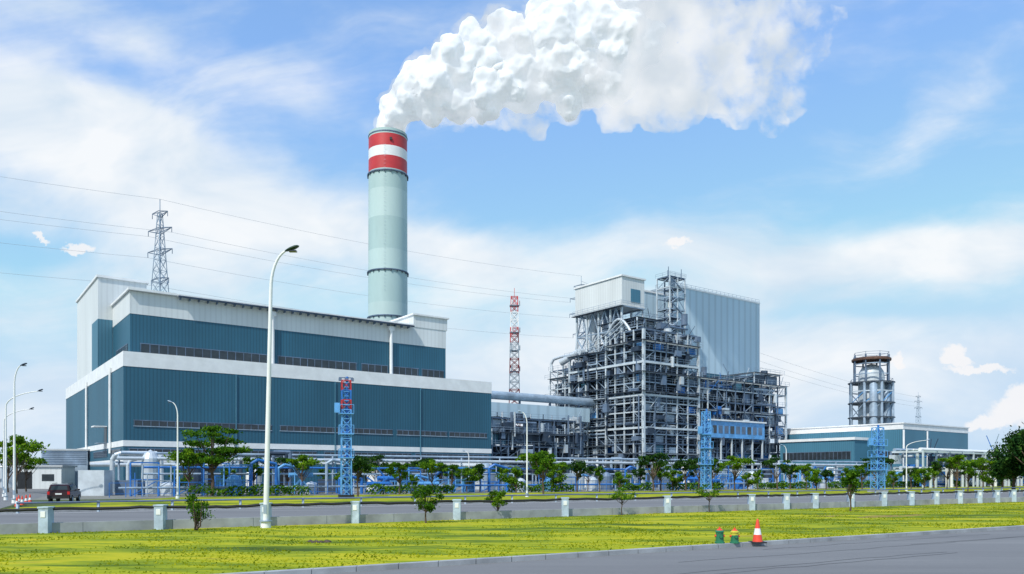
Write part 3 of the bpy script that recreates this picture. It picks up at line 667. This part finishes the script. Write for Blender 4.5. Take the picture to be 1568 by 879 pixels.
# ---------------- blue process pipework
for seg,(x0,x1) in enumerate([(-44,-8),(-8,30),(30,66),(66,118)]):
    e=empty('blue_pipework'); mb=MB(); x=x0; rp=random.Random(40+seg)
    while x<x1:
        a=116+rp.uniform(-3,3); p=ln(a,x); p2=ln(a,x+2.6); h=rp.uniform(1.8,4.2); k=rp.random(); m=rp.choice([bluep,bluep,bluep,bluel,bluel,steelL])
        if k<.4:
            for q in (p,p2): mb.beam((*q,0),(*q,h),.15,m)
            mb.beam((*p,h),(*p2,h),.15,m); mb.beam((*p,h*.5),(*p2,h*.5),.12,m); mb.beam((*p,0),(*p2,h*.5),.1,m)
        elif k<.6: mb.tube([Vector((*p,0)),Vector((*p,h)),Vector((p[0]+.8,p[1],h+.5)),Vector((*p2,h)),Vector((*p2,0))],.2,m,n=8)
        elif k<.75: mb.lathe((*p,0),[(.9,0),(.9,h*.6),(.5,h*.75),(.01,h*.8)],rp.choice([m,steelM,silver]),12)
        elif k<.9:
            mb.beam((*p,0),(*p2,h),.18,m); mb.beam((*p2,0),(*p,h),.18,m); mb.cyl((*p,h*.6),(*p2,h*.6),.3,m,n=8)
        else: mb.cbox((p[0],p[1],h*.35),2.2,1.2,h*.7,rp.choice([m,steelM,silver]))
        if rp.random()<.7: mb.beam((p[0]+1,p[1]-1,0),(p[0]+1,p[1]-1,h*.7),.1,m)
        x+=rp.uniform(.9,2.1)
    for z,a in ((1.0,113),(2.6,118.5),(3.4,119)): mb.cyl((*ln(a,x0),z),(*ln(a,x1),z),.13,rp.choice([bluep,steelL]),n=8)
    x=x0
    while x<x1: q=ln(111,x); mb.beam((*q,0),(*q,1.6),.06,bluep); x+=1.4
    for z in (.4,1.6): mb.beam((*ln(111,x0),z),(*ln(111,x1),z),.045,bluep)
    mb.build('pipes',e)
e=empty('yard_equipment'); EQ=MB(); rb=random.Random(77)
for i in range(75):
    x=-52+130*rb.random(); a=125+18*rb.random()+.06*x; p=ln(a,x); h=rb.uniform(2.5,5.8); m=rb.choice([silver,steelL,steelM,wpaint,steelD,steelD])
    k=rb.random()
    if k<.3: EQ.lathe((*p,0),[(1.1,0),(1.1,h*.8),(.7,h*.92),(.01,h)],m,14)
    elif k<.65: EQ.tube([Vector((*p,0)),Vector((*p,h)),Vector((p[0]+2,p[1]+1,h)),Vector((p[0]+2,p[1]+1,0))],.25,m,n=8)
    else: EQ.box(p[0],p[0]+rb.uniform(1.5,4),p[1],p[1]+2,0,h*.6,m)
EQ.cyl((*ln(128,-50),4.6),(*ln(128,80),4.6),.24,silver,n=10); EQ.cyl((*ln(129,-50),5.3),(*ln(129,80),5.3),.16,steelL,n=8)
x=-50
while x<80: q=ln(128.5,x); EQ.beam((*q,0),(*q,5.2),.2,steelL); EQ.beam((q[0],q[1]-1,4.1),(q[0],q[1]+1,4.1),.2,steelL); x+=6
EQ.build('tanks_and_pipes',e)
# ---------------- left sheds, tanks and arches
e=empty('service_shed',(-84,138,0),.15); mb=MB(); mb.box(-3.8,4.2,0,6,0,3.9,white); mb.box(-4.1,4.5,-.3,6.3,3.9,4.2,roofm); mb.box(-3,-.6,-.05,-.003,0,3,dark); mb.box(1,3,-.05,-.003,1.4,2.6,glass)
mb.box(-2,6,7,13,0,7.0,steelL); mb.box(-2.2,6.2,6.8,13.2,7.0,7.3,roofm)
for i in range(6): mb.box(-1.8,5.8,6.93,6.98,4.4+i*.42,4.6+i*.42,steelM)
mb.build('walls',e)
e=empty('storage_tank',(-98,150,0)); mb=MB()
for i,(dx,h) in enumerate([(-3,4.5),(.5,5.2),(4,4)]): mb.lathe((dx,i*1.5,0),[(1.6,0),(1.6,h),(1.0,h+.6),(.01,h+.8)],silver,20)
mb.cyl((-5,-2,4),(6,-2,4),.2,silver,n=8)
for q in range(6): mb.beam((-5+q*2.2,-2,0),(-5+q*2.2,-2,4.2),.15,steelL)
mb.build('tanks',e,True)
e=empty('pipe_bend'); mb=MB()
for dx,h,d,r_ in [(0,5.6,112,.34),(2.2,4.8,110,.26),(6,5.4,114,.3)]:
    x0=(172-784)/F*d+dx; pts=[Vector((x0,d,0)),Vector((x0,d,h-1)),Vector((x0+.4,d,h-.3)),Vector((x0+1.2,d+.3,h)),Vector((x0+5.5,d+2,h)),Vector((x0+6,d+2.1,h-.5)),Vector((x0+6.1,d+2.2,0))]
    mb.tube(pts,r_,silver,n=12)
mb.cyl((-62,115,4),(-40,126,4),.3,silver)
mb.build('pipes',e,True)
# ---------------- street lamps
def lamp(px,Y,h,arm,dx,thick=.11,headm=greend,az=0,lean=0,z0=.1,double=False):
    e=empty('street_lamp',((px-784)/F*Y,Y,z0),az); mb=MB()
    mb.cyl((0,0,0),(0,0,.35),thick*1.9,wpaint,r2=thick*1.7,n=16); mb.cyl((0,0,.35),(0,0,.4),thick*2.3,steelL,n=16)
    mb.cyl((0,0,.4),(lean,0,h*.86),thick,wpaint,r2=thick*.62,n=16)
    mb.box(-.07,.07,-thick*1.02,-thick*.9,.7,1.1,steelL)
    s=dx
    pts=[Vector((lean,0,h*.86))]
    for i in range(1,9):
        t=i/8*math.pi*.42; pts.append(Vector((lean+s*arm*(1-math.cos(t))/(1-math.cos(math.pi*.42)),0,h*.86+(h*.14)*math.sin(t)/math.sin(math.pi*.42))))
    mb.tube(pts,[thick*.62-(thick*.25)*i/8 for i in range(9)],wpaint,n=10)
    mb.build('pole',e,True)
    hb=MB(); end=Vector((lean+s*arm,0,h)); k=thick/.11; vs=[];fs=[]; nn=12
    prof=[(0,.05),(.12,.10),(.35,.15),(.65,.16),(.85,.11),(.95,.03)]
    for (lx,w) in prof:
        for i in range(nn):
            t=i/nn*6.283; zz=math.sin(t)*w*(.55 if math.sin(t)>0 else .3)
            vs.append(end+Vector((s*lx*k*.6,math.cos(t)*w*k,zz*k+lx*.22*k)))
    for a in range(len(prof)-1):
        for i in range(nn): fs.append((a*nn+i,a*nn+(i+1)%nn,(a+1)*nn+(i+1)%nn,(a+1)*nn+i))
    fs+=[tuple(range(nn)),tuple(range((len(prof)-1)*nn,len(prof)*nn))]
    hb.add(vs,fs,headm); hb.cbox(tuple(end+Vector((s*.32*k,0,.0))),.3*k,.18*k,.06*k,glass); hb.build('lamp_head',e,True)
lamp(407,34.3,12.2,.62,1,.12,lean=.22)
lamp(272,79,9.7,.5,-1,.10,steelL); lamp(807,85,9.2,.5,-1,.10,steelL)
lamp(22,66,11.6,.5,1,.11,steelD); lamp(9,74,10.3,3.0,1,.10,steelD); lamp(6,86,9.6,2.8,1,.1,steelD)
lamp(1388,118,7.6,3.0,1,.1,steelL); lamp(1204,150,8,.5,-1,.12,steelL); lamp(718,120,6,.5,-1,.1,steelL)
# ---------------- roadside barrier
e=empty('roadside_barrier'); mb=MB()
a0=43.4
def onl(px): t=(px-784)/F; x=a0*t/(1-SL*t); return x,a0+SL*x
posts=[-260,-90,72,247,408,545,700,865,1021,1150,1203,1247,1302,1352,1394,1432,1468,1498,1525,1550,1572,1600,1640]
strip(a0-.12,a0+.12,-60,60,.05,.52,conc,mb,40); mb.build('low_wall',e)
mb=MB()
for p in posts:
    x,y=onl(p); w=.2
    mb.box(x-w,x+w,y-.28,y+.16,.05,1.12,concL); mb.box(x-w-.03,x+w+.03,y-.31,y+.19,1.12,1.19,concL)
    mb.box(x-w*.5,x+w*.5,y-.30,y-.283,.75,1.0,wpaint)
mb.build('posts',e,bevel=.02)
mb=MB(); rr=random.Random(9)
for i in range(len(posts)-1):
    xa,ya=onl(posts[i]); xb,yb=onl(posts[i+1]); pts=[]
    n_=10; off=rr.uniform(.02,.1)
    for k in range(n_+1):
        t=k/n_; pts.append(Vector((xa+(xb-xa)*t,ya+(yb-ya)*t+.02,1.1-2.8*off*t*(1-t)+rr.uniform(-.025,.025))))
    mb.tube(pts,.075,rubber,n=6)
mb.build('top_rail',e)
e=empty('far_guard_rail'); mb=MB(); x=-32
while x<110:
    q=ln(69.2,x); mb.box(q[0]-.07,q[0]+.07,q[1]-.07,q[1]+.07,0,.75,concL); x+=4
mb.tube([Vector((*ln(69.1,-32+i*4),.68)) for i in range(36)],.07,steelM,n=6); mb.build('rail',e)
# ---------------- cones, hydrants
def cone(px,Y,h):
    e=empty('traffic_cone',((px-784)/F*Y,Y,.12)); mb=MB(); r=h*.26
    mb.box(-r*1.15,r*1.15,-r*1.15,r*1.15,0,h*.05,rubber)
    R_=lambda t:r*.85*(1-t)+.03*h/.8*t
    for a,b,m in [(.05,.34,orangep),(.34,.60,wpaint),(.60,.96,orangep)]:
        mb.lathe((0,0,0),[(R_(a),a*h),(R_(b),b*h)],m,20)
    mb.lathe((0,0,0),[(R_(.96),.96*h),(.012,h)],orangep,20); mb.build('cone',e,True)
cone(1160,27.4,.84)
for px,Y in ((29,63),(34,61),(40,64),(46,66),(26,58)): cone(px,Y,.75)
def hyd(px,Y,h,band):
    e=empty('fire_hydrant',((px-784)/F*Y,Y,.14)); mb=MB(); k=h/.55
    mb.lathe((0,0,0),[(.0,0),(.17*k,0),(.17*k,.04*k),(.14*k,.06*k),(.13*k,.28*k)],greenp,18)
    mb.lathe((0,0,0),[(.13*k,.28*k),(.13*k,.36*k),(.15*k,.37*k),(.15*k,.40*k),(.11*k,.44*k)],band,18)
    mb.lathe((0,0,0),[(.11*k,.44*k),(.07*k,.48*k),(.03*k,.5*k),(.03*k,.55*k),(.0,.555*k)],orangep,18)
    mb.cyl((-.17*k,0,.25*k),(.17*k,0,.25*k),.04*k,orangep,n=10); mb.cyl((0,0,.24*k),(0,-.18*k,.24*k),.055*k,greenp,n=10)
    mb.build('body',e,True)
hyd(1102,27.0,.56,greenp); hyd(1125,27.0,.54,yellowp)
e=MB(); rr=random.Random(2)
for i in range(14):
    c=(-6.75+rr.uniform(-.35,.35),27.2+rr.uniform(-.15,.15),.14); s=rr.uniform(.05,.12)
    e.lathe(c,[(s*1.2,0),(s,s*.5),(s*.5,s*.8),(.001,s*.9)],rock,7)
e.build('rock_pile')
def patch(px,Y,rx,ry,name='bare_soil'):
    mb=MB(); x0=(px-784)/F*Y; n=40; rings=5; vs=[];fs=[]
    def zz(x,y):
        a=y-SL*x; return verge_z(x,y,min(a-22.75,43.4-a)/20.65)+.02
    vs.append((x0,Y,zz(x0,Y)))
    for q in range(1,rings+1):
        for i in range(n):
            t=i/n*6.283; k=(1+.3*math.sin(3*t+px)+.15*math.sin(7*t)+.1*math.sin(13*t))*q/rings; xx=math.cos(t)*rx*k; yy=math.sin(t)*ry*k+SL*xx
            vs.append((x0+xx,Y+yy,zz(x0+xx,Y+yy)-(.03 if q==rings else 0)))
    for i in range(n): fs.append((0,1+i,1+(i+1)%n))
    for q in range(rings-1):
        for i in range(n): fs.append((1+q*n+i,1+(q+1)*n+i,1+(q+1)*n+(i+1)%n,1+q*n+(i+1)%n))
    mb.add(vs,fs,dirt); mb.build(name,smooth=True)
patch(1360,45,2.6,.7); patch(1270,45,1.0,.4)
# ---------------- parked suv
def suv(X,Y,rz):
    e=empty('parked_car',(X,Y,.012),rz)
    low=[(-2.3,.38),(-2.36,.62),(-2.32,.98),(-2.2,1.05),(1.0,1.08),(1.95,1.0),(2.25,.85),(2.33,.6),(2.28,.36)]
    mb=MB()
    def extr(prof,wf,m):
        n=len(prof); vs=[(-wf(z),y,z) for y,z in prof]+[(wf(z),y,z) for y,z in prof]
        fs=[tuple(range(n)),tuple(range(n,2*n))[::-1]]+[(i,i+n,(i+1)%n+n,(i+1)%n) for i in range(n)]
        mb.add(vs,fs,m)
    extr(low,lambda z:.92-.05*abs(z-.7),carp)
    cab=[(-2.2,1.03),(-2.05,1.5),(-1.85,1.64),(-.2,1.68),(.35,1.6),(1.1,1.06)]
    extr(cab,lambda z:.88-.25*(z-1.03),carp)
    mb.build('body',e,bevel=.05)
    mb=MB()
    mb.add([(-.68,-2.17,1.12),(.68,-2.17,1.12),(.6,-2.06,1.5),(-.6,-2.06,1.5)],[(0,1,2,3)],glass)
    for s in (-1,1):
        mb.add([(s*.89,-1.95,1.12),(s*.885,.75,1.12),(s*.80,.32,1.54),(s*.79,-1.8,1.56)],[(0,1,2,3)],glass)
        mb.cbox((s*.78,-2.335,.88),.2,.06,.26,redlens); mb.cbox((s*1.0,.75,1.12),.18,.12,.14,carp); mb.cbox((s*.7,2.3,.75),.3,.08,.15,wpaint)
        for y in (-1.4,1.42):
            mb.cyl((s*.70,y,.34),(s*.93,y,.34),.34,rubber,n=20); mb.cyl((s*.93,y,.34),(s*.945,y,.34),.2,steelL,n=14)
    mb.cbox((0,-2.38,.5),1.7,.12,.2,rubber); mb.cbox((0,-2.375,.8),.5,.03,.13,wpaint); mb.cbox((0,2.34,.5),1.7,.1,.2,rubber)
    for s in (-1,1): mb.beam((s*.62,-1.7,1.72),(s*.62,.1,1.74),.04,rubber)
    mb.build('windows_and_wheels',e)
suv(-40.6,71,.32)
# ---------------- steam plume
def wp(px,py,dy=0): 
    Y=210; return Vector((SX+(px-594)*Y/F,SY+dy,CH+(727-py)*Y/F))
def icos(mbv,mbf,c,r,base):
    b=len(mbv)
    for v in base[0]: mbv.append((c[0]+v[0]*r,c[1]+v[1]*r,c[2]+v[2]*r))
    for f in base[1]: mbf.append(tuple(b+i for i in f))
bm=bmesh.new(); bmesh.ops.create_icosphere(bm,subdivisions=2,radius=1); bm.verts.index_update()
base=([tuple(v.co) for v in bm.verts],[tuple(v.index for v in f.verts) for f in bm.faces]); bm.free()
body=[(597,204,22),(599,190,24),(608,170,30),(628,152,36),(632,116,20),(652,106,18),(664,142,42),(660,176,22),(698,112,44),(700,160,30),(745,96,48),(745,145,38),(795,80,50),(800,125,46),(850,60,52),(855,110,50),(905,55,52),(905,115,48),(828,16,24),(945,70,46),(940,120,38),(910,5,42),(985,75,32),(960,5,32),(690,68,20),(720,55,20),(770,38,24),(740,178,16),(870,160,22)]
wisp=[(985,60,52),(985,120,50),(1040,50,50),(1050,110,50),(1100,80,52),(1105,135,42),(1150,55,44),(1150,115,44),(1200,95,42),(1205,150,32),(1240,60,36),(1185,185,22),(1265,38,24),(1080,15,44),(1010,165,34),(945,172,30),(820,190,24),(1050,160,34),(1130,165,28),(1180,30,40),(1010,10,40),(700,190,14),(780,175,26)]
rp=random.Random(4); V=[];Fc=[]
for px,py,r_ in body:
    r=r_*210/F; dy=rp.uniform(-.25,.25)*r if px>640 else 0; c=wp(px,py,dy); icos(V,Fc,c,r*.97,base)
    for k in range(6 if r_>30 else 2):
        d=Vector((rp.gauss(0,1),rp.gauss(0,1)-.4,rp.gauss(0,1))).normalized(); icos(V,Fc,c+d*r*.8,r*rp.uniform(.28,.45),base)
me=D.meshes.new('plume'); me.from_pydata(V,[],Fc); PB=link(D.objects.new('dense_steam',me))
def remesh(o,vs_):
    m=o.modifiers.new('r','REMESH'); m.mode='VOXEL'; m.voxel_size=vs_; m.use_smooth_shade=True
def disp(o,ty,sc,st,mid=.5):
    t=D.textures.new('t',ty); t.noise_scale=sc
    if ty=='CLOUDS': t.noise_depth=4
    m=o.modifiers.new('d','DISPLACE'); m.texture=t; m.strength=st; m.mid_level=mid; m.texture_coords='LOCAL'
remesh(PB,.42); disp(PB,'CLOUDS',7.0,4.6); disp(PB,'VORONOI',4.2,-1.0,.4); disp(PB,'CLOUDS',2.0,.9)
sm=PB.modifiers.new('s','SMOOTH'); sm.factor=.5; sm.iterations=3
m=D.materials.new('steam'); nt=nodes(m); N=nt.nodes; L=nt.links
out=N.new('ShaderNodeOutputMaterial'); df=N.new('ShaderNodeBsdfDiffuse'); df.inputs[0].default_value=(.74,.755,.775,1)
tl=N.new('ShaderNodeBsdfTranslucent'); tl.inputs[0].default_value=(.9,.92,.94,1); mxs=N.new('ShaderNodeMixShader'); mxs.inputs[0].default_value=.30
L.new(df.outputs[0],mxs.inputs[1]); L.new(tl.outputs[0],mxs.inputs[2])
ems=N.new('ShaderNodeEmission'); ems.inputs[0].default_value=(.82,.91,1,1); ems.inputs[1].default_value=.20  # added glow lifts the shaded billows, standing in for multiple scattering
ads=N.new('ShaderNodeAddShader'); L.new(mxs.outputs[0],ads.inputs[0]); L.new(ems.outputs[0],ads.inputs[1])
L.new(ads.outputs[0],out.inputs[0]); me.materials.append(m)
PL=empty('steam_plume'); PB.parent=PL
V=[];Fc=[]
for px,py,r_ in body:
    r=(r_*1.08+5)*210/F if px>640 else (r_*1.05+2)*210/F
    icos(V,Fc,wp(px,py),r,base)
for px,py,r_ in wisp:
    icos(V,Fc,wp(px,py,rp.uniform(-.2,.2)*r_*.17),r_*1.12*210/F,base)
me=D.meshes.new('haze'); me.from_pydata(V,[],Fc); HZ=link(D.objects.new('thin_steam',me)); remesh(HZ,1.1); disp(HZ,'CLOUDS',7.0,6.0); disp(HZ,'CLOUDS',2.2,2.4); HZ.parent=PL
m=D.materials.new('thin_steam'); nt=nodes(m); N=nt.nodes; L=nt.links
out=N.new('ShaderNodeOutputMaterial'); ab=N.new('ShaderNodeVolumeAbsorption'); ab.inputs['Color'].default_value=(0,0,0,1); em=N.new('ShaderNodeEmission')  # volume is self-lit: emission replaces sunlight scattered by the thin steam
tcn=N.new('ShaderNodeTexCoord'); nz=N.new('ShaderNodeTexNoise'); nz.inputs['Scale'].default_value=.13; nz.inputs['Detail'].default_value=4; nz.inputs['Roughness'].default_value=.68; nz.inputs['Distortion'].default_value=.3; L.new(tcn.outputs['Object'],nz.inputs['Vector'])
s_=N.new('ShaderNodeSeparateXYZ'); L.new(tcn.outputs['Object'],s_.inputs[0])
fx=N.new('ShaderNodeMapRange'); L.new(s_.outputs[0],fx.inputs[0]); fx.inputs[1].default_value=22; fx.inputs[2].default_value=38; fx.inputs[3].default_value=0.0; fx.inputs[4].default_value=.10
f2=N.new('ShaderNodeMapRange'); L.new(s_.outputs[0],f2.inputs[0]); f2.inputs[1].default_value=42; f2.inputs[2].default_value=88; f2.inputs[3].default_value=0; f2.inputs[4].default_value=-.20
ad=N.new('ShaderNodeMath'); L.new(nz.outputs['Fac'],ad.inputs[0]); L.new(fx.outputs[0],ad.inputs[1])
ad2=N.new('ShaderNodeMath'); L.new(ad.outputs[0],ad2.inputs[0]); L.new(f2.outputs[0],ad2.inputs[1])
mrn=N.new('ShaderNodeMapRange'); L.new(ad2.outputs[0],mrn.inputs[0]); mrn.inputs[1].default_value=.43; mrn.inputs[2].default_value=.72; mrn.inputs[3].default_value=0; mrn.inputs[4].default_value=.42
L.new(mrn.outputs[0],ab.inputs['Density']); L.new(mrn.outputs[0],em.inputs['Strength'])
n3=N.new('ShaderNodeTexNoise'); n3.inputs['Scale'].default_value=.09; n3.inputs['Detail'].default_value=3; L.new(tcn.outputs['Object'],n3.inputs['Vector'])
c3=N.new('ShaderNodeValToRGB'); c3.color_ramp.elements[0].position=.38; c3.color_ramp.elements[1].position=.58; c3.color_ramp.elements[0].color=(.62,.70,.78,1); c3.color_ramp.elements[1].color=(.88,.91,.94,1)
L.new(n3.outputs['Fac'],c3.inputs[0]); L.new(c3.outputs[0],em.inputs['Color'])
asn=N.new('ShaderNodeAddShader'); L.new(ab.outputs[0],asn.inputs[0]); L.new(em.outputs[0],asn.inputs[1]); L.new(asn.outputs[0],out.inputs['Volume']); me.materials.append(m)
try: m.cycles.volume_step_rate=3.0
except Exception as ex: print('step',ex)
